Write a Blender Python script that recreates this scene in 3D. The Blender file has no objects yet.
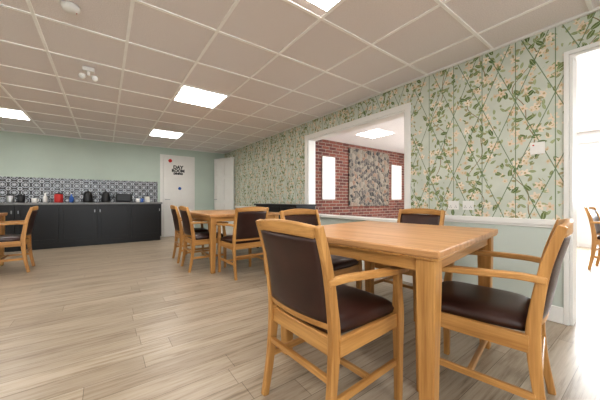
import bpy, bmesh, math
from mathutils import Vector, Matrix
scene = bpy.context.scene
COL = scene.collection
H = 2.4; HC = 0.984; D = 2.94; YB = 7.9

def lin(c):
    return tuple(((v/255)/12.92 if v/255 <= .04045 else (((v/255)+.055)/1.055)**2.4) for v in c) + (1,)

# ---------------------------------------------------------------- node helper
class NT:
    def __init__(s, name):
        s.mat = bpy.data.materials.new(name); s.mat.use_nodes = True
        s.t = s.mat.node_tree; s.b = s.t.nodes['Principled BSDF']
    def n(s, ty): return s.t.nodes.new(ty)
    def put(s, sock, v):
        if isinstance(v, bpy.types.NodeSocket): s.t.links.new(v, sock)
        else: sock.default_value = v
    def m(s, op, a, b=0.0, c=0.0):
        n = s.n('ShaderNodeMath'); n.operation = op
        s.put(n.inputs[0], a); s.put(n.inputs[1], b); s.put(n.inputs[2], c)
        return n.outputs[0]
    def mix(s, f, a, b, bt='MIX'):
        n = s.n('ShaderNodeMix'); n.data_type = 'RGBA'; n.blend_type = bt
        s.put(n.inputs[0], f); s.put(n.inputs[6], a); s.put(n.inputs[7], b)
        return n.outputs[2]
    def coords(s):
        tc = s.n('ShaderNodeTexCoord'); return tc.outputs['Object']
    def sep(s, v):
        n = s.n('ShaderNodeSeparateXYZ'); s.put(n.inputs[0], v); return n.outputs
    def comb(s, x, y, z=0.0):
        n = s.n('ShaderNodeCombineXYZ')
        for i, v in enumerate((x, y, z)): s.put(n.inputs[i], v)
        return n.outputs[0]
    def noise(s, vec, scale, detail=3, rough=.5):
        n = s.n('ShaderNodeTexNoise'); s.put(n.inputs['Vector'], vec)
        n.inputs['Scale'].default_value = scale; n.inputs['Detail'].default_value = detail
        n.inputs['Roughness'].default_value = rough
        return n.outputs['Fac']
    def ramp(s, f, stops):
        n = s.n('ShaderNodeValToRGB'); s.put(n.inputs[0], f)
        el = n.color_ramp.elements
        while len(el) < len(stops): el.new(.5)
        for e, (p, c) in zip(el, stops): e.position = p; e.color = c
        return n.outputs[0]
    def bump(s, h, st=.2, dist=.01):
        n = s.n('ShaderNodeBump'); n.inputs['Strength'].default_value = st
        n.inputs['Distance'].default_value = dist; s.put(n.inputs['Height'], h)
        s.t.links.new(n.outputs[0], s.b.inputs['Normal'])
    def fin(s, col, rough=.5, metal=0, spec=None):
        s.put(s.b.inputs['Base Color'], col); s.put(s.b.inputs['Roughness'], rough)
        s.b.inputs['Metallic'].default_value = metal
        if spec is not None: s.b.inputs['Specular IOR Level'].default_value = spec
        return s.mat

def plain(name, rgb, rough=.5, metal=0, var=.04, sc=8):
    t = NT(name); c = lin(rgb)
    f = t.noise(t.coords(), sc, 3)
    a = tuple(v*(1-var) for v in c[:3])+(1,); b = tuple(min(1, v*(1+var)) for v in c[:3])+(1,)
    return t.fin(t.ramp(f, [(.3, a), (.7, b)]), rough, metal)

def emis(name, rgb, st):
    t = NT(name); t.b.inputs['Base Color'].default_value = (.8, .8, .8, 1)
    t.b.inputs['Emission Color'].default_value = lin(rgb); t.b.inputs['Emission Strength'].default_value = st
    return t.mat

def oak(name, axis, a=(158, 110, 56), b=(198, 150, 90)):
    t = NT(name); o = t.sep(t.coords())
    sc = [22, 22, 22]; sc[axis] = 1.6
    v = t.comb(*[t.m('MULTIPLY', o[i], sc[i]) for i in range(3)])
    f = t.noise(v, 1.0, 5, .6)
    sc2 = [140, 140, 140]; sc2[axis] = 5
    v2 = t.comb(*[t.m('MULTIPLY', o[i], sc2[i]) for i in range(3)])
    f2 = t.noise(v2, 1.0, 2)
    ff = t.m('ADD', t.m('MULTIPLY', f, .7), t.m('MULTIPLY', f2, .3))
    return t.fin(t.ramp(ff, [(.34, lin(a)), (.62, lin(b))]), .36)

OAKX, OAKY, OAKZ = oak('oak_x', 0), oak('oak_y', 1), oak('oak_z', 2)
OAKT = oak('oak_tabletop', 1, (170, 120, 74), (202, 156, 108))

def leather():
    t = NT('brown_leather'); c = t.coords()
    v = t.n('ShaderNodeTexVoronoi'); t.put(v.inputs['Vector'], c); v.inputs['Scale'].default_value = 320
    t.bump(v.outputs['Distance'], .15, .002)
    return t.fin(t.ramp(t.noise(c, 6), [(.3, lin((44, 22, 17))), (.7, lin((62, 34, 26)))]), .36)
LEATH = leather()
WHITE = plain('white_gloss_paint', (228, 226, 222), .35, var=.015)
WPAINT = plain('white_wall_paint', (226, 226, 224), .7, var=.02)
MINT = plain('mint_wall_paint', (188, 200, 190), .7, var=.03, sc=2)
BLACK = plain('black_cabinet', (13, 13, 16), .35, var=.1)
BLACKP = plain('black_plastic', (22, 22, 24), .3)
STEEL = plain('brushed_steel', (180, 180, 182), .3, 1)
RED = plain('red_plastic', (190, 40, 35), .4)
BLUE = plain('blue_plastic', (35, 90, 170), .4)
WORK = plain('grey_worktop', (120, 120, 120), .3, var=.15, sc=60)
PANEL = emis('light_panel_diffuser', (255, 252, 249), 20.0)
PANEL2 = emis('light_panel_diffuser_b', (255, 252, 248), 9.0)

# ---------------------------------------------------------------- mesh helpers
def obj(name, me, mat=None, parent=None, loc=None):
    o = bpy.data.objects.new(name, me); COL.objects.link(o)
    if mat and not me.materials: me.materials.append(mat)
    if parent: o.parent = parent
    if loc: o.location = loc
    return o
def empty(name, loc=(0, 0, 0), rz=0, sc=1):
    e = bpy.data.objects.new(name, None); COL.objects.link(e)
    e.location = loc; e.rotation_euler = (0, 0, rz); e.empty_display_size = .1; e.scale = (sc,)*3
    return e
def bev(o, w=.004, s=2):
    m = o.modifiers.new('bevel', 'BEVEL'); m.width = w; m.segments = s; m.limit_method = 'ANGLE'; m.angle_limit = .6
    return o
def smooth(me):
    for p in me.polygons: p.use_smooth = True
def boxes_mesh(name, bxs):
    vs, fs = [], []
    for x0, x1, y0, y1, z0, z1 in bxs:
        b = len(vs)
        vs += [(x0,y0,z0),(x1,y0,z0),(x1,y1,z0),(x0,y1,z0),(x0,y0,z1),(x1,y0,z1),(x1,y1,z1),(x0,y1,z1)]
        fs += [tuple(b+i for i in f) for f in ((0,3,2,1),(4,5,6,7),(0,1,5,4),(1,2,6,5),(2,3,7,6),(3,0,4,7))]
    me = bpy.data.meshes.new(name); me.from_pydata(vs, [], fs); return me
def boxes(name, bxs, mat, parent=None, bw=0):
    o = obj(name, boxes_mesh(name, bxs), mat, parent)
    if bw: bev(o, bw)
    return o
def box(name, x0, x1, y0, y1, z0, z1, mat, parent=None, bw=0):
    return boxes(name, [(x0, x1, y0, y1, z0, z1)], mat, parent, bw)
def lathe_mesh(name, prof, n=24):
    vs, fs = [], []
    for r, z in prof:
        for k in range(n):
            a = 2*math.pi*k/n; vs.append((r*math.cos(a), r*math.sin(a), z))
    for i in range(len(prof)-1):
        for k in range(n):
            fs.append((i*n+k, i*n+(k+1) % n, (i+1)*n+(k+1) % n, (i+1)*n+k))
    fs.append(tuple(range(n))[::-1]); fs.append(tuple((len(prof)-1)*n+k for k in range(n)))
    me = bpy.data.meshes.new(name); me.from_pydata(vs, [], fs); smooth(me); return me
def catmull(P, k=5):
    out = []
    for i in range(len(P)-1):
        p0 = P[max(i-1, 0)]; p1 = P[i]; p2 = P[i+1]; p3 = P[min(i+2, len(P)-1)]
        for j in range(k):
            t = j/k
            out.append([.5*((2*p1[d])+(-p0[d]+p2[d])*t+(2*p0[d]-5*p1[d]+4*p2[d]-p3[d])*t*t+(-p0[d]+3*p1[d]-3*p2[d]+p3[d])*t**3) for d in range(len(p1))])
    out.append(list(P[-1])); return out
def sweep(name, P, side=(1, 0, 0), k=5):
    """P rows: x,y,z,w(along side),h"""
    Q = catmull(P, k); side = Vector(side); vs, fs = [], []
    for i, q in enumerate(Q):
        a = Vector(Q[max(i-1, 0)][:3]); b = Vector(Q[min(i+1, len(Q)-1)][:3])
        t = (b-a).normalized(); s = (side - t*side.dot(t)).normalized(); u = t.cross(s)
        c = Vector(q[:3]); w, h = q[3]/2, q[4]/2
        for sx, sy in ((-1,-1),(1,-1),(1,1),(-1,1)): vs.append(c+s*w*sx+u*h*sy)
    for i in range(len(Q)-1):
        for e in range(4):
            fs.append((i*4+e, i*4+(e+1) % 4, i*4+4+(e+1) % 4, i*4+4+e))
    fs.append((3,2,1,0)); L = (len(Q)-1)*4; fs.append((L,L+1,L+2,L+3))
    me = bpy.data.meshes.new(name); me.from_pydata([tuple(v) for v in vs], [], fs)
    bm = bmesh.new(); bm.from_mesh(me); bmesh.ops.recalc_face_normals(bm, faces=bm.faces); bm.to_mesh(me); bm.free()
    return me
def pillow(name, fn, n=14):
    """fn(u,v)->(front,back) points, u,v in -1..1"""
    N = n+1; F, B = [], []
    for i in range(N):
        for j in range(N):
            f, b = fn(-1+2*i/n, -1+2*j/n); F.append(tuple(f)); B.append(tuple(b))
    vs = F+B; o = N*N; fs = []
    for i in range(n):
        for j in range(n):
            a = i*N+j; fs.append((a, a+N, a+N+1, a+1)); fs.append((o+a, o+a+1, o+a+N+1, o+a+N))
    for k in range(n):
        for a, b in ((k, k+1), ((n)*N+k+1, n*N+k)): fs.append((a, b, o+b, o+a))
        for a, b in (((k+1)*N, k*N), (k*N+n, (k+1)*N+n)): fs.append((a, b, o+b, o+a))
    me = bpy.data.meshes.new(name); me.from_pydata(vs, [], fs)
    bm = bmesh.new(); bm.from_mesh(me); bmesh.ops.recalc_face_normals(bm, faces=bm.faces); bm.to_mesh(me); bm.free()
    smooth(me); return me

# ---------------------------------------------------------------- chair
PY = [(-.275,0),(-.24,.2),(-.222,.42),(-.232,.55),(-.260,.72),(-.308,.885)]
def post_y(z):
    for (a, za), (b, zb) in zip(PY, PY[1:]):
        if z <= zb: return a+(b-a)*(z-za)/(zb-za)
    return PY[-1][0]
CH = {}
def chair_parts():
    P = []
    for s, nm in ((-1, 'left'), (1, 'right')):
        hs = [.032, .038, .05, .044, .038, .032]
        P.append(('rear_post_'+nm, sweep('rear_post', [(s*.215, y, z, .030, h) for (y, z), h in zip(PY, hs)]), OAKZ, .005))
        P.append(('front_leg_'+nm, sweep('front_leg', [(s*.232,.215,0,.032,.032),(s*.232,.215,.25,.038,.038),(s*.232,.213,.42,.044,.044),(s*.238,.20,.55,.036,.036),(s*.246,.185,.642,.034,.04)]), OAKZ, .006))
        P.append(('arm_'+nm, sweep('arm', [(s*.222,-.262,.665,.026,.03),(s*.238,-.17,.672,.032,.028),(s*.262,-.03,.668,.044,.026),(s*.27,.10,.662,.056,.026),(s*.258,.20,.655,.06,.026),(s*.246,.25,.648,.044,.024)], (1,0,0), 6), OAKY, .009))
        P.append(('seat_rail_'+nm, boxes_mesh('seat_rail', [(s*.225-.013, s*.225+.013, -.21, .20, .365, .435)]), OAKY, .003))
        P.append(('stretcher_'+nm, boxes_mesh('stretcher', [(s*.224-.010, s*.224+.010, -.23, .20, .175, .205)]), OAKY, .004))
    P.append(('seat_rail_front', sweep('srf', [(-.215,.218,.4,.024,.07),(0,.24,.4,.024,.07),(.215,.218,.4,.024,.07)], (0,1,0)), OAKX, .003))
    P.append(('seat_rail_rear', boxes_mesh('srr', [(-.20,.20,-.234,-.208,.365,.435)]), OAKX, .003))
    P.append(('cross_stretcher', boxes_mesh('cs', [(-.216,.216,-.01,.012,.177,.203)]), OAKX, .004))
    P.append(('rear_stretcher', boxes_mesh('rs', [(-.2,.2,-.25,-.23,.26,.288)]), OAKX, .004))
    def curve(z, x): return post_y(z) - .028*(1-(x/.215)**2)
    P.append(('top_rail', sweep('tr', [(x, curve(.862, x), .860+.012*(1-(x/.2)**2), .026, .050+.008*(1-(x/.2)**2)) for x in (-.2,-.1,0,.1,.2)], (0,1,0)), OAKX, .008))
    P.append(('lower_rail', sweep('lr', [(x, curve(.49, x), .485, .022, .032) for x in (-.2,-.1,0,.1,.2)], (0,1,0)), OAKX, .004))
    def back(u, v):
        x = u*.200; z = .668+v*.172
        e = (1-abs(u)**6)*(1-abs(v)**6)
        y = curve(z, x)
        return (x, y+.012+.013*e, z), (x, y-.012-.009*e, z)
    P.append(('back_pad', pillow('bp', back, 16), LEATH, 0))
    def seat(u, v):
        # rounded trapezoid
        a = 1-.06*abs(v)**4; x = u*(.222+.012*v)*a; y = .008+v*(.232)*(1-.07*abs(u)**4) + (.012*(1-u*u) if v > .9 else 0)
        e = (1-abs(u)**5)*(1-abs(v)**5)
        return (x, y, .458+.042*e**.6 if e > 0 else .458), (x*.97, y*.97, .434)
    P.append(('seat_pad', pillow('sp', seat, 18), LEATH, 0))
    return P
def make_chair(x, y, deg, name='dining_chair', sc=1.0, mats=None):
    if not CH: 
        CH['p'] = chair_parts()
        for nm, me, mt, b in CH['p']: me.materials.append(mt)
    e = empty(name, (x, y, 0), math.radians(deg), sc)
    for nm, me, mt, b in CH['p']:
        o = obj(nm, me, None, e)
        if b: bev(o, b, 2)
    return e

TB = {}
def make_table(x, y, deg, w, l, zt=.79, name='dining_table'):
    e = empty(name, (x, y, 0), math.radians(deg))
    a, b = w/2, l/2
    box('tabletop', -a, a, -b, b, zt-.032, zt, OAKT, e, .006)
    box('edge_moulding', -a+.006, a-.006, -b+.006, b-.006, zt-.042, zt-.0325, OAKX, e, .002)
    i = .022; g = .078
    for k, (sx, sy) in enumerate(((-1,-1),(1,-1),(1,1),(-1,1))):
        cx, cy = sx*(a-i-g/2), sy*(b-i-g/2)
        me = sweep('leg', [(cx, cy, 0, g*.72, g*.72), (cx, cy, .35, g*.86, g*.86), (cx, cy, zt-.16, g, g), (cx, cy, zt-.0425, g, g)])
        bev(obj('leg_%d' % (k+1), me, OAKZ, e), .006)
    ap0, ap1 = zt-.10, zt-.043
    for nm, b4, mt in (('apron_1', (-a+i+g, a-i-g, -b+.04, -b+.062), OAKX), ('apron_2', (-a+i+g, a-i-g, b-.062, b-.04), OAKX),
                   ('apron_3', (-a+.04, -a+.062, -b+i+g, b-i-g), OAKY), ('apron_4', (a-.062, a-.04, -b+i+g, b-i-g), OAKY)):
        box(nm, *b4, ap0, ap1, mt, e, .003)
    return e

# near set
make_table(1.505, 1.075, 8, 1.12, 1.0)
make_chair(.94, .995, -87)
make_chair(1.575, .57, 10)
make_chair(1.53, 1.76, 184)
make_chair(2.24, 1.425, 92)
# middle set
make_table(1.66, 4.35, 0, 1.1, 1.65)
make_chair(1.50, 3.38, 2)
make_chair(1.20, 4.02, -90)
make_chair(1.20, 4.68, -92)
# left set
make_table(-1.75, 5.35, 0, 1.1, 1.2)
make_chair(-1.12, 5.32, 92)
# next room
make_chair(5.72, .34, 176)

# ---------------------------------------------------------------- floor
def floor_mat():
    t = NT('wood_plank_floor'); c = t.coords(); o = t.sep(c)
    br = t.n('ShaderNodeTexBrick')
    row = t.m('FLOOR', t.m('DIVIDE', o[1], .15))
    rx = t.m('ADD', o[0], t.m('MULTIPLY', t.m('FRACT', t.m('MULTIPLY', t.m('SINE', t.m('MULTIPLY', row, 12.9898)), 437.58)), 1.2))
    t.put(br.inputs['Vector'], t.comb(rx, o[1], 0))
    br.inputs['Scale'].default_value = 1; br.inputs['Brick Width'].default_value = 1.2; br.inputs['Row Height'].default_value = .15
    br.inputs['Mortar Size'].default_value = .0016; br.inputs['Mortar Smooth'].default_value = .2; br.offset = 0; br.inputs['Bias'].default_value = 0
    br.inputs['Color1'].default_value = lin((168, 154, 136)); br.inputs['Color2'].default_value = lin((186, 173, 155)); br.inputs['Mortar'].default_value = lin((118, 104, 88))
    v = t.comb(t.m('ADD', t.m('MULTIPLY', o[0], 2.6), t.m('MULTIPLY', row, 7.3)), t.m('MULTIPLY', o[1], 42), row)
    g = t.noise(v, 1.0, 6, .7)
    v2 = t.comb(t.m('ADD', t.m('MULTIPLY', o[0], 1.2), t.m('MULTIPLY', row, 3.1)), t.m('MULTIPLY', o[1], 9), row)
    g2 = t.noise(v2, 1.0, 3, .5)
    gg = t.m('ADD', t.m('MULTIPLY', g, .7), t.m('MULTIPLY', g2, .3))
    gr = t.ramp(gg, [(.36, (.50, .44, .37, 1)), (.49, (.86, .83, .79, 1)), (.62, (1.0, 1.0, 1.0, 1))])
    col = t.mix(1.0, br.outputs['Color'], gr, 'MULTIPLY')
    t.bump(gg, .08, .002)
    return t.fin(col, .35)
X0, X1, Y0 = -4.6, 8.1, -2.6
box('floor', X0-.2, X1+.2, Y0-.2, YB+.2, -.1, 0, floor_mat())

# ---------------------------------------------------------------- ceiling
def ceil_mat():
    t = NT('ceiling_tiles'); c = t.coords()
    f = t.noise(c, 130, 2, .6)
    a = t.ramp(f, [(.35, lin((224, 219, 219))), (.6, lin((236, 231, 231)))])
    return t.fin(a, .85)
CEIL = ceil_mat()
box('ceiling', X0, D+.16, Y0, YB, H, H+.08, CEIL)
box('ceiling.001', D+.16, X1, Y0, 4.7, H, H+.08, CEIL)
PX, PYC = .6, .63
gx = [.76+PX*k for k in range(-8, 4)]; gy = [3.47+PYC*k for k in range(-9, 8)]
bars = [(x-.012, x+.012, Y0, YB, H-.006, H) for x in gx if X0 < x < D] + [(X0, D, y-.012, y+.012, H-.0065, H) for y in gy if Y0 < y < YB]
TBAR = plain('ceiling_tbar', (252, 251, 250), .5)
boxes('trim_ceiling_grid', bars, TBAR)
boxes('trim_ceiling_cornice', [(D-.02, D, Y0, YB, H-.02, H), (X0, D-.02, YB-.02, YB, H-.02, H)], WHITE)
def light(x, y, w=PX, l=PYC, mat=PANEL):
    e = empty('ceiling_light_panel', (x+w/2, y+l/2, H))
    a, b = w/2-.012, l/2-.012
    boxes('frame', [(-a, a, -b, -b+.015, -.012, -.0066), (-a, a, b-.015, b, -.012, -.0066), (-a, -a+.015, -b+.015, b-.015, -.012, -.0066), (a-.015, a, -b+.015, b-.015, -.012, -.0066)], WHITE, e)
    box('diffuser', -a+.015, a-.015, -b+.015, b-.015, -.010, -.0066, mat, e)
for x in (.76, -1.64, -4.04):
    for k in (-8, -4, 0, 4):
        light(x, 3.47+PYC*k - (.07 if (k == -4 and x == .76) else 0))
for x, y in ((4.35, 3.35), (6.6, 3.35), (4.35, .9), (6.6, .9), (4.35, -1.6), (6.6, -1.6)):
    light(x, y, .6, .6, PANEL2)

# ---------------------------------------------------------------- wallpaper
def wallpaper():
    t = NT('trellis_leaf_wallpaper'); o = t.sep(t.coords()); y, z = o[1], o[2]
    bgn = t.noise(t.comb(y, z, 0), 5, 3)
    col = t.ramp(bgn, [(.3, lin((190, 195, 183))), (.7, lin((204, 208, 196)))])
    GL = lin((96, 118, 82))
    # vine stems
    w = t.m('MULTIPLY', t.m('SINE', t.m('MULTIPLY', z, 9)), .06)
    w2 = t.m('MULTIPLY', t.m('SINE', t.m('ADD', t.m('MULTIPLY', z, 17), t.m('MULTIPLY', y, 3))), .03)
    stem = t.m('DIVIDE', t.m('ADD', t.m('ADD', y, w), w2), .36)
    sd = t.m('PINGPONG', stem, .5)       # 0 at stem, .5 between
    col = t.mix(t.m('LESS_THAN', sd, .010), col, lin((138, 118, 84)))
    def leaf(col, size, a, b, c1, c2, near, keep, off, petal=False):
        p = t.comb(t.m('DIVIDE', t.m('ADD', y, off), size), t.m('DIVIDE', z, size))
        vo = t.n('ShaderNodeTexVoronoi'); vo.voronoi_dimensions = '2D'; vo.inputs['Scale'].default_value = 1.0
        vo.inputs['Randomness'].default_value = .85; t.put(vo.inputs['Vector'], p)
        sb = t.n('ShaderNodeVectorMath'); sb.operation = 'SUBTRACT'; t.put(sb.inputs[0], p); t.put(sb.inputs[1], vo.outputs['Position'])
        q = t.sep(sb.outputs[0]); rc = t.n('ShaderNodeSeparateColor'); t.put(rc.inputs[0], vo.outputs['Color'])
        ang = t.m('MULTIPLY', rc.outputs[0], 6.283); ca, sa = t.m('COSINE', ang), t.m('SINE', ang)
        X = t.m('ADD', t.m('MULTIPLY', q[0], ca), t.m('MULTIPLY', q[1], sa))
        Y = t.m('SUBTRACT', t.m('MULTIPLY', q[1], ca), t.m('MULTIPLY', q[0], sa))
        if petal:
            r = t.m('SQRT', t.m('ADD', t.m('MULTIPLY', X, X), t.m('MULTIPLY', Y, Y)))
            th = t.m('ARCTAN2', Y, X)
            lim = t.m('MULTIPLY_ADD', t.m('COSINE', t.m('MULTIPLY', th, 5)), a*.28, a*.8)
            mk = t.m('LESS_THAN', r, lim)
        else:
            # pointed leaf: |Y| < b*(1-(X/a)^2)
            xx = t.m('DIVIDE', X, a); lim = t.m('MULTIPLY', t.m('SUBTRACT', 1.0, t.m('MULTIPLY', xx, xx)), b)
            mk = t.m('LESS_THAN', t.m('ABSOLUTE', Y), lim)
        mk = t.m('MULTIPLY', mk, t.m('LESS_THAN', sd, near))
        mk = t.m('MULTIPLY', mk, t.m('LESS_THAN', rc.outputs[1], keep))
        c = t.mix(rc.outputs[2], c1, c2)
        if petal: c = t.mix(t.m('LESS_THAN', r, a*.25), c, lin((186, 164, 120)))
        else: c = t.mix(t.m('LESS_THAN', t.m('ABSOLUTE', Y), .025), c, lin((170, 182, 146)))
        return t.mix(mk, col, c)
    col = leaf(col, .058, .50, .19, lin((132, 144, 98)), lin((166, 174, 132)), .45, .42, 0)
    col = leaf(col, .076, .52, .22, lin((84, 102, 50)), lin((120, 132, 80)), .34, .50, 3.3)
    col = leaf(col, .092, .38, .3, lin((228, 216, 198)), lin((216, 194, 170)), .48, .46, 7.7, True)
    col = leaf(col, .05, .45, .3, lin((222, 208, 186)), lin((204, 184, 154)), .40, .25, 5.2, True)
    col = leaf(col, .046, .5, .2, lin((160, 144, 104)), lin((110, 126, 70)), .40, .28, 9.1)
    def line(col, e, w, c, f=.9):
        d = t.m('PINGPONG', e, .5); k = t.m('LESS_THAN', d, w)
        return t.mix(t.m('MULTIPLY', k, f), col, c)
    u = t.m('DIVIDE', y, .26); v = t.m('DIVIDE', z, .62)
    col = line(col, u, .013, GL, .85)
    col = line(col, t.m('ADD', u, v), .014, GL, .85)
    col = line(col, t.m('SUBTRACT', u, v), .014, GL, .85)
    k = t.m('LESS_THAN', z, .80)
    low = lin((192, 199, 191))
    return t.fin(t.mix(k, col, low), .6)
WP = wallpaper()
TH = .16
WY0, WY1, WZ0, WZ1 = 1.85, 3.78, .72, 2.075
DY0, DY1, DZ = -.75, .44, 2.12
def wall_e():
    b = [(D, D+TH, WY1, YB, 0, H), (D, D+TH, WY0, WY1, 0, WZ0), (D, D+TH, WY0, WY1, WZ1, H), (D, D+TH, DY1, WY0, 0, H), (D, D+TH, DY0, DY1, DZ, H), (D, D+TH, Y0, DY0, 0, H)]
    me = boxes_mesh('wall_east', b); me.materials.append(WPAINT); me.materials.append(WP)
    for p in me.polygons:
        if p.normal.x < -.9: p.material_index = 1
    return obj('wall_east', me)
wall_e()
box('wall_north', X0, D+TH, YB, YB+.15, 0, H, MINT)
box('wall_west', X0-.15, X0, Y0, YB, 0, H, MINT)
boxes('wall_south', [(X0, -3, Y0-.15, Y0, 0, H), (-3, 1.5, Y0-.15, Y0, 0, .9), (-3, 1.5, Y0-.15, Y0, 2.1, H), (1.5, X1, Y0-.15, Y0, 0, H)], WPAINT)  # opening behind the camera is made up, cut for the added fill window
def window(name, bx, axis, n=3):
    x0, x1, y0, y1, z0, z1 = bx; e = empty(name, ((x0+x1)/2, (y0+y1)/2, (z0+z1)/2)); f = .05
    cx, cy, cz = e.location
    bs = [(x0, x1, y0, y1, z0, z0+f), (x0, x1, y0, y1, z1-f, z1)]
    for k in range(n+1):
        if axis == 'x':
            c = x0+f/2+(x1-x0-f)*k/n; bs.append((c-f/2, c+f/2, y0, y1, z0+f, z1-f))
        else:
            c = y0+f/2+(y1-y0-f)*k/n; bs.append((x0, x1, c-f/2, c+f/2, z0+f, z1-f))
    boxes('frame', [(a-cx, b-cx, c-cy, d-cy, g-cz, h-cz) for a, b, c, d, g, h in bs], WHITE, e, .003)
window('added_fill_window', (-3, 1.5, Y0-.1, Y0-.04, .9, 2.1), 'x', 4)  # invented window, unseen behind the camera, added for fill light

# serving hatch frame
e = empty('window_2', (D, (WY0+WY1)/2, (WZ0+WZ1)/2)); cy, cz = e.location.y, e.location.z
f = .07; a0, a1, b0, b1 = WY0-cy, WY1-cy, WZ0-cz, WZ1-cz
boxes('architrave', [(-.018, 0, a0-f, a1+f, b1, b1+f), (-.018, 0, a0-f, a0, b0, b1), (-.018, 0, a1, a1+f, b0, b1)], WHITE, e, .004)
boxes('lining', [(0, TH, a0, a1, b1-.02, b1), (0, TH, a0, a0+.02, b0, b1-.02), (0, TH, a1-.02, a1, b0, b1-.02)], WHITE, e)
box('sill', -.05, TH+.03, a0-f, a1+f, b0-.02, b0+.015, WHITE, e, .006)

# doorway casing
boxes('trim_doorway', [(D-.016, D, DY1-.0, DY1+.03, 0, DZ+.03), (D-.016, D, DY0-.03, DY1, DZ, DZ+.03), (D, D+TH, DY1-.02, DY1, 0, DZ-.02), (D, D+TH, DY0, DY1, DZ-.02, DZ)], WHITE, None, .003)
# dado + baseboards
dz0, dz1 = .775, .825
boxes('trim_dado_rail', [(D-.022, D, DY1+.03, WY0-.07, dz0, dz1), (D-.012, D, DY1+.03, WY0-.07, dz0-.02, dz0), (D-.022, D, WY1+.07, YB, dz0, dz1)], WHITE, None, .005)
boxes('baseboard_east', [(D-.018, D, DY1+.03, 7.0, 0, .13), (D-.018, D, Y0, DY0-.03, 0, .13)], WHITE, None, .005)
boxes('baseboard_north', [(2.1, D, YB-.018, YB, 0, .13)], WHITE, None, .005)

# switches, sockets
def plate(name, y, z, w, h, extra=None):
    e = empty(name, (D, y, z))
    box('plate', -.010, 0, -w/2, w/2, -h/2, h/2, WHITE, e, .002)
    if extra == 'switch':
        box('rocker', -.015, -.0101, -.012, .012, -.02, .02, WHITE, e, .002)
        box('indicator', -.016, -.0101, .02, .03, .02, .03, RED, e)
    else:
        for s in (-1, 1):
            box('rocker_%d' % (s+2), -.014, -.0101, s*w*.25-.008, s*w*.25+.008, .008, .028, WHITE, e, .001)
            boxes('pins_%d' % (s+2), [(-.0108, -.0101, s*w*.25-.010, s*w*.25-.006, -.026, -.018), (-.0108, -.0101, s*w*.25+.006, s*w*.25+.010, -.026, -.018), (-.0108, -.0101, s*w*.25-.002, s*w*.25+.002, -.012, -.003)], BLACKP, e)
plate('light_switch', .63, 1.42, .095, .10, 'switch')
plate('wall_socket', 1.30, .93, .10, .09); plate('wall_socket', 1.16, .93, .10, .09)

# ---------------------------------------------------------------- next room
def brick_mat():
    t = NT('red_brick'); o = t.sep(t.coords())
    v = t.comb(t.m('ADD', o[0], o[1]), o[2])
    br = t.n('ShaderNodeTexBrick'); t.put(br.inputs['Vector'], v); br.inputs['Scale'].default_value = 1
    br.inputs['Brick Width'].default_value = .225; br.inputs['Row Height'].default_value = .075; br.inputs['Mortar Size'].default_value = .007
    br.inputs['Color1'].default_value = lin((92, 46, 40)); br.inputs['Color2'].default_value = lin((132, 76, 62)); br.inputs['Mortar'].default_value = lin((150, 138, 126))
    n = t.noise(v, 30, 3); c = t.mix(1.0, br.outputs['Color'], t.ramp(n, [(.3, (.6, .6, .6, 1)), (.7, (1, 1, 1, 1))]), 'MULTIPLY')
    t.bump(br.outputs['Fac'], -.5, .01)
    return t.fin(c, .85)
def flint_mat():
    t = NT('flint_stone'); o = t.sep(t.coords()); v = t.comb(o[0], o[2])
    vo = t.n('ShaderNodeTexVoronoi'); t.put(vo.inputs['Vector'], v); vo.inputs['Scale'].default_value = 11
    ve = t.n('ShaderNodeTexVoronoi'); ve.feature = 'DISTANCE_TO_EDGE'; t.put(ve.inputs['Vector'], v); ve.inputs['Scale'].default_value = 11
    sc = t.n('ShaderNodeSeparateColor'); t.put(sc.inputs[0], vo.outputs['Color'])
    c = t.ramp(sc.outputs[0], [(0, lin((36, 33, 32))), (.4, lin((78, 70, 64))), (.75, lin((130, 120, 106))), (1, lin((118, 84, 66)))])
    m = t.m('LESS_THAN', ve.outputs['Distance'], .04)
    t.bump(t.m('MINIMUM', ve.outputs['Distance'], .25), .8, .04)
    return t.fin(t.mix(m, c, lin((126, 116, 102))), .7)
NY = 4.7
box('wall_brick_north', D+TH, X1, NY, NY+.15, 0, H, brick_mat())
e = empty('flint_stone_panel', (5.77, NY-.002, 1.56))
box('stone_field', -.82, .82, -.03, 0, -.74, .74, flint_mat(), e, .01)
for nm, xa, xb in (('wall_board', 4.07, 4.46), ('wall_board', 6.72, 7.2)):
    e = empty(nm, ((xa+xb)/2, NY-.002, 1.5)); w = (xb-xa)/2
    box('panel', -w+.03, w-.03, -.02, 0, -.47, .47, WPAINT, e)
    boxes('frame', [(-w, w, -.03, 0, -.5, -.47), (-w, w, -.03, 0, .47, .5), (-w, -w+.03, -.03, 0, -.47, .47), (w-.03, w, -.03, 0, -.47, .47)], WHITE, e)
boxes('wall_next_east', [(X1, X1+.15, Y0, -.3, 0, H), (X1, X1+.15, -.3, 2.4, 0, .85), (X1, X1+.15, -.3, 2.4, 2.1, H), (X1, X1+.15, 2.4, NY, 0, H)], WPAINT)
window('window_3', (X1+.04, X1+.1, -.3, 2.4, .85, 2.1), 'y', 3)
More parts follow.
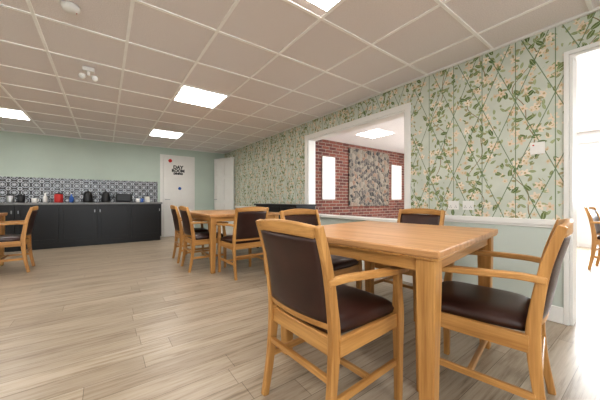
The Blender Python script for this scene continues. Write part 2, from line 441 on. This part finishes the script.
# curtains
def curtain(y0, y1):
    me = bpy.data.meshes.new('c'); vs, fs = [], []; n = 60
    for i in range(n+1):
        y = y0+(y1-y0)*i/n; x = X1-.08+.03*math.sin(i*1.1)
        vs += [(x, y, .75), (x+.004*math.sin(i), y, 2.18)]
    for i in range(n): fs.append((2*i, 2*i+2, 2*i+3, 2*i+1))
    me.from_pydata(vs, [], fs); smooth(me)
    o = obj('curtain', me, CURT); m = o.modifiers.new('s', 'SOLIDIFY'); m.thickness = .004
CURT = plain('cream_curtain_fabric', (226, 218, 206), .9, var=.05, sc=20)
curtain(-.5, -.2); curtain(2.15, 2.5)
box('trim_curtain_rail', X1-.1, X1-.06, -.5, 2.5, 2.18, 2.21, STEEL)

# ---------------------------------------------------------------- kitchen run
def tile_mat():
    t = NT('patterned_tiles'); o = t.sep(t.coords()); S = .165
    fu = t.m('SUBTRACT', t.m('FRACT', t.m('DIVIDE', t.m('ADD', o[0], 10), S)), .5)
    fv = t.m('SUBTRACT', t.m('FRACT', t.m('DIVIDE', t.m('ADD', o[2], 10), S)), .5)
    au, av = t.m('ABSOLUTE', fu), t.m('ABSOLUTE', fv)
    r = t.m('SQRT', t.m('ADD', t.m('MULTIPLY', au, au), t.m('MULTIPLY', av, av)))
    cu, cv = t.m('SUBTRACT', .5, au), t.m('SUBTRACT', .5, av)
    rc = t.m('SQRT', t.m('ADD', t.m('MULTIPLY', cu, cu), t.m('MULTIPLY', cv, cv)))
    th = t.m('ARCTAN2', fv, fu)
    star = t.m('LESS_THAN', r, t.m('MULTIPLY_ADD', t.m('COSINE', t.m('MULTIPLY', th, 8)), .07, .2))
    ring = t.m('MULTIPLY', t.m('GREATER_THAN', r, .32), t.m('LESS_THAN', r, .40))
    crn = t.m('MULTIPLY', t.m('LESS_THAN', rc, .24), t.m('GREATER_THAN', rc, .1))
    m = t.m('MAXIMUM', t.m('MAXIMUM', star, ring), crn)
    g = t.m('GREATER_THAN', t.m('MAXIMUM', au, av), .485)
    c = t.mix(m, lin((26, 28, 36)), lin((184, 187, 192)))
    c = t.mix(g, c, lin((120, 120, 120)))
    return t.fin(c, .25)
KX0, KX1, KF = -4.5, 1.12, 7.28
e = empty('kitchen_cabinet', (0, KF, 0))
box('carcass', KX0, KX1, .02, YB-KF-.001, .1, .89, BLACK, e)
box('plinth', KX0, KX1-.02, .06, YB-KF-.001, 0, .1, BLACK, e)
box('worktop', KX0, KX1+.02, -.02, YB-KF-.001, .89, .93, WORK, e, .004)
n = 9; w = (KX1-KX0)/n
for k in range(n):
    a, b = KX0+k*w+.003, KX0+(k+1)*w-.003
    boxes('door_%d' % (k+1), [(a, b, .006, .0195, .12, .88), (a, a+.07, -.004, .006, .12, .88), (b-.07, b, -.004, .006, .12, .88), (a+.07, b-.07, -.004, .006, .12, .19), (a+.07, b-.07, -.004, .006, .81, .88)], BLACK, e, .002)
    box('handle_%d' % (k+1), b-.05 if k % 2 == 0 else a+.035, b-.035 if k % 2 == 0 else a+.05, -.02, -.0045, .72, .78, STEEL, e, .003)
box('trim_splashback', KX0, KX1, YB-.012, YB, .931, 1.46, tile_mat())

ZC = .931
def kettle(x, y):
    e = empty('kettle', (x, y, ZC))
    obj('body', lathe_mesh('kb', [(.085, 0), (.09, .02), (.088, .08), (.075, .17), (.065, .22), (.045, .235), (.018, .24), (.014, .26)]), BLACKP, e)
    bev(obj('handle', sweep('kh', [(.06,0,.22,.02,.015),(.115,0,.22,.02,.015),(.14,0,.13,.02,.015),(.087,0,.04,.02,.015)], (0,1,0)), BLACKP, e), .004)
    obj('spout', sweep('ks', [(-.06,0,.15,.03,.03),(-.1,0,.2,.025,.02)], (0,1,0)), BLACKP, e)
kettle(-.30, 7.52); kettle(.02, 7.55)
e = empty('toaster', (.36, 7.52, ZC))
box('body', -.16, .16, -.09, .09, .01, .2, BLACKP, e, .03)
boxes('slots', [(-.11, .11, -.045, -.02, .198, .202), (-.11, .11, .02, .045, .198, .202)], STEEL, e)
box('lever', -.18, -.16, -.015, .015, .1, .12, BLACKP, e, .003)
def bottle(x, y, mat, h=.22, name='bottle'):
    e = empty(name, (x, y, ZC))
    obj('body', lathe_mesh('b', [(.035, 0), (.038, .02), (.038, h*.6), (.015, h*.8), (.014, h)], 16), mat, e)
    obj('cap', lathe_mesh('c', [(.017, h+.0005), (.017, h+.02)], 12), WHITE, e)
bottle(-.58, 7.55, BLUE, .18); bottle(-1.0, 7.6, WHITE, .18)
def canister(x, y, mat, s=1):
    e = empty('storage_canister', (x, y, ZC), 0, s)
    obj('body', lathe_mesh('b', [(.055, 0), (.057, .01), (.057, .13), (.05, .14)], 20), mat, e)
    obj('lid', lathe_mesh('l', [(.054, .1405), (.054, .155), (.012, .158), (.012, .175)], 20), BLACKP, e)
canister(-.78, 7.5, RED, 1.25); canister(-1.5, 7.6, STEEL); canister(-1.35, 7.6, BLACKP); canister(.85, 7.6, WHITE)
def mug(x, y, mat):
    e = empty('mug', (x, y, ZC))
    obj('body', lathe_mesh('m', [(.034, 0), (.038, .01), (.04, .09), (.036, .09), (.033, .015)], 18), mat, e)
    bev(obj('handle', sweep('mh', [(.037,0,.075,.01,.008),(.062,0,.07,.01,.008),(.062,0,.03,.01,.008),(.036,0,.022,.01,.008)], (0,1,0)), mat, e), .002)
mug(.64, 7.48, WHITE); mug(.72, 7.55, BLUE); mug(-1.15, 7.5, WHITE)

# ---------------------------------------------------------------- doors
def panel_door(e, w, h, y0, y1):
    """door leaf in local x 0..w, front at y0"""
    bs = [(0, w, y0+.008, y1, 0, h)]
    st = .1; mid = w/2
    zs = [(0, .2), (.86, .98), (1.58, 1.68), (h-.12, h)]
    for a, b in zs: bs.append((st, w-st, y0, y0+.008, a, b))
    bs += [(0, st, y0, y0+.008, 0, h), (w-st, w, y0, y0+.008, 0, h)]
    for (a, b), (c, d) in zip(zs, zs[1:]):
        bs.append((mid-.04, mid+.04, y0, y0+.008, b, c))
    boxes('leaf', bs, WHITE, e)
    for i, ((a, b), (c, d)) in enumerate(zip(zs, zs[1:])):
        boxes('raised_panel_%d' % i, [(st+.03, mid-.07, y0+.001, y0+.0075, b+.03, c-.03), (mid+.07, w-st-.03, y0+.001, y0+.0075, b+.03, c-.03)], WHITE, e, .002)
e = empty('door_1', (1.26, YB, 0))
panel_door(e, .72, 2.12, -.04, -.005)
boxes('architrave', [(-.08, -.004, -.025, 0, 0, 2.2), (.724, .80, -.025, 0, 0, 2.2), (-.004, .724, -.025, 0, 2.124, 2.2)], WHITE, e, .004)
obj('knob', sweep('hn', [(.05, -.04, 1.0, .02, .02), (.05, -.09, 1.0, .02, .02), (.15, -.09, 1.0, .018, .018)], (0, 0, 1)), STEEL, e)
e = empty('door_sign', (1.62, YB-.041, 1.81), 0, .82)
box('plate', -.19, .19, -.004, 0, -.19, .17, WHITE, e)
for i, (s, z, sz) in enumerate((('DAY', .03, .15), ('ROOM', -.08, .13), ('DINING', -.16, .08))):
    cu = bpy.data.curves.new('t', 'FONT'); cu.body = s; cu.size = sz; cu.align_x = 'CENTER'; cu.extrude = .001; cu.offset = .008
    o = bpy.data.objects.new('lettering_%d' % i, cu); COL.objects.link(o); o.parent = e; o.location = (0, -.006, z); o.rotation_euler = (math.pi/2, 0, 0); cu.materials.append(BLACKP)
e = empty('mandatory_door_disc', (1.66, YB-.041, 1.30))
o = obj('disc', lathe_mesh('d', [(.04, 0), (.04, .003)], 20), BLUE, e); o.rotation_euler = (math.pi/2, 0, 0)
e = empty('fire_bell', (1.42, YB-.041, 2.04))
o = obj('dome', lathe_mesh('d', [(.045, 0), (.045, .02), (.03, .035)], 20), RED, e); o.rotation_euler = (math.pi/2, 0, 0)
# open door leaf by the east wall
ang = math.atan2(7.84-7.10, 2.62-2.92)
e = empty('door_2', (2.92, 7.08, 0), ang)
panel_door(e, .78, 2.18, .0, .032)
# second face (towards the room)
bk = []
for a, b in [(0, .2), (.86, .98), (1.58, 1.68), (2.06, 2.18)]: bk.append((.1, .68, .032, .044, a, b))
bk += [(0, .1, .032, .044, 0, 2.18), (.68, .78, .032, .044, 0, 2.18), (.35, .43, .032, .044, .2, .86), (.35, .43, .032, .044, .98, 1.58), (.35, .43, .032, .044, 1.68, 2.06)]
boxes('leaf_back', bk, WHITE, e)
obj('handle', sweep('hn', [(.72, -.002, 1.0, .02, .02), (.72, -.05, 1.0, .02, .02), (.62, -.05, 1.0, .018, .018)], (0, 0, 1)), STEEL, e)
obj('handle_b', sweep('hn', [(.72, .044, 1.0, .02, .02), (.72, .09, 1.0, .02, .02), (.62, .09, 1.0, .018, .018)], (0, 0, 1)), STEEL, e)

# black sideboard
e = empty('sideboard', (2.7, 4.25, 0))
box('top', -.22, .215, -.75, .75, .88, .91, BLACK, e, .004)
box('body', -.19, .21, -.72, .72, .1, .8795, BLACK, e, .003)
for k in range(3):
    a = -.7+k*.47
    box('door_%d' % (k+1), -.208, -.191, a, a+.46, .13, .86, BLACK, e, .003)
    box('knob_%d' % (k+1), -.23, -.2085, a+.4, a+.42, .5, .56, STEEL, e, .002)
for k, (sx, sy) in enumerate(((-1,-1),(1,-1),(1,1),(-1,1))):
    box('foot_%d' % (k+1), sx*.17-.02, sx*.17+.02, sy*.68-.02, sy*.68+.02, 0, .0995, BLACK, e)

# ceiling devices
e = empty('smoke_detector', (-.2, 2.55, H-.0066))
o = obj('base', lathe_mesh('s', [(.055, 0), (.055, -.015), (.048, -.03), (.03, -.042), (.012, -.045)], 24), WHITE, e)
box('led', .03, .036, -.003, .003, -.044, -.036, RED, e)
e = empty('emergency_twin_spot', (-.14, 3.62, H-.0066))
box('base', -.05, .05, -.025, .025, -.045, 0, WHITE, e, .005)
box('stem', -.012, .012, -.012, .012, -.09, -.045, WHITE, e, .003)
for s in (-1, 1):
    o = obj('lamp_%d' % (s+2), lathe_mesh('l', [(.015, 0), (.024, .025), (.03, .05), (.028, .055)], 18), WHITE, e)
    o.location = (s*.03, -.01, -.095); o.rotation_euler = (math.radians(120), 0, s*.6)

# ---------------------------------------------------------------- world / camera
w = bpy.data.worlds.new('World'); scene.world = w; w.use_nodes = True
bg = w.node_tree.nodes['Background']; bg.inputs[0].default_value = (.85, .93, 1, 1); bg.inputs[1].default_value = 5
def area(name, loc, rot, sx, sy, p):
    l = bpy.data.lights.new(name, 'AREA'); l.shape = 'RECTANGLE'; l.size = sx; l.size_y = sy; l.energy = p; l.color = (.93, .97, 1)
    o = bpy.data.objects.new(name, l); COL.objects.link(o); o.location = loc; o.rotation_euler = rot
area('added_fill_lamp', (-.75, Y0+.05, 1.5), (math.radians(-90), 0, 0), 4.3, 1.1, 170)  # added area lamp, meant as fill, at the invented south window
area('daylight_window_3', (X1-.15, 1.05, 1.5), (0, math.radians(90), 0), 1.1, 2.5, 260)

cam = bpy.data.cameras.new('camera'); co = bpy.data.objects.new('camera', cam); COL.objects.link(co)
cam.lens = 16; cam.sensor_width = 36; cam.clip_start = .02
co.location = (0, 0, HC); co.rotation_euler = (math.pi/2, 0, -math.radians(36.2))
scene.camera = co
scene.view_settings.view_transform = 'Standard'
scene.view_settings.gamma = .90
scene.view_settings.exposure = .2
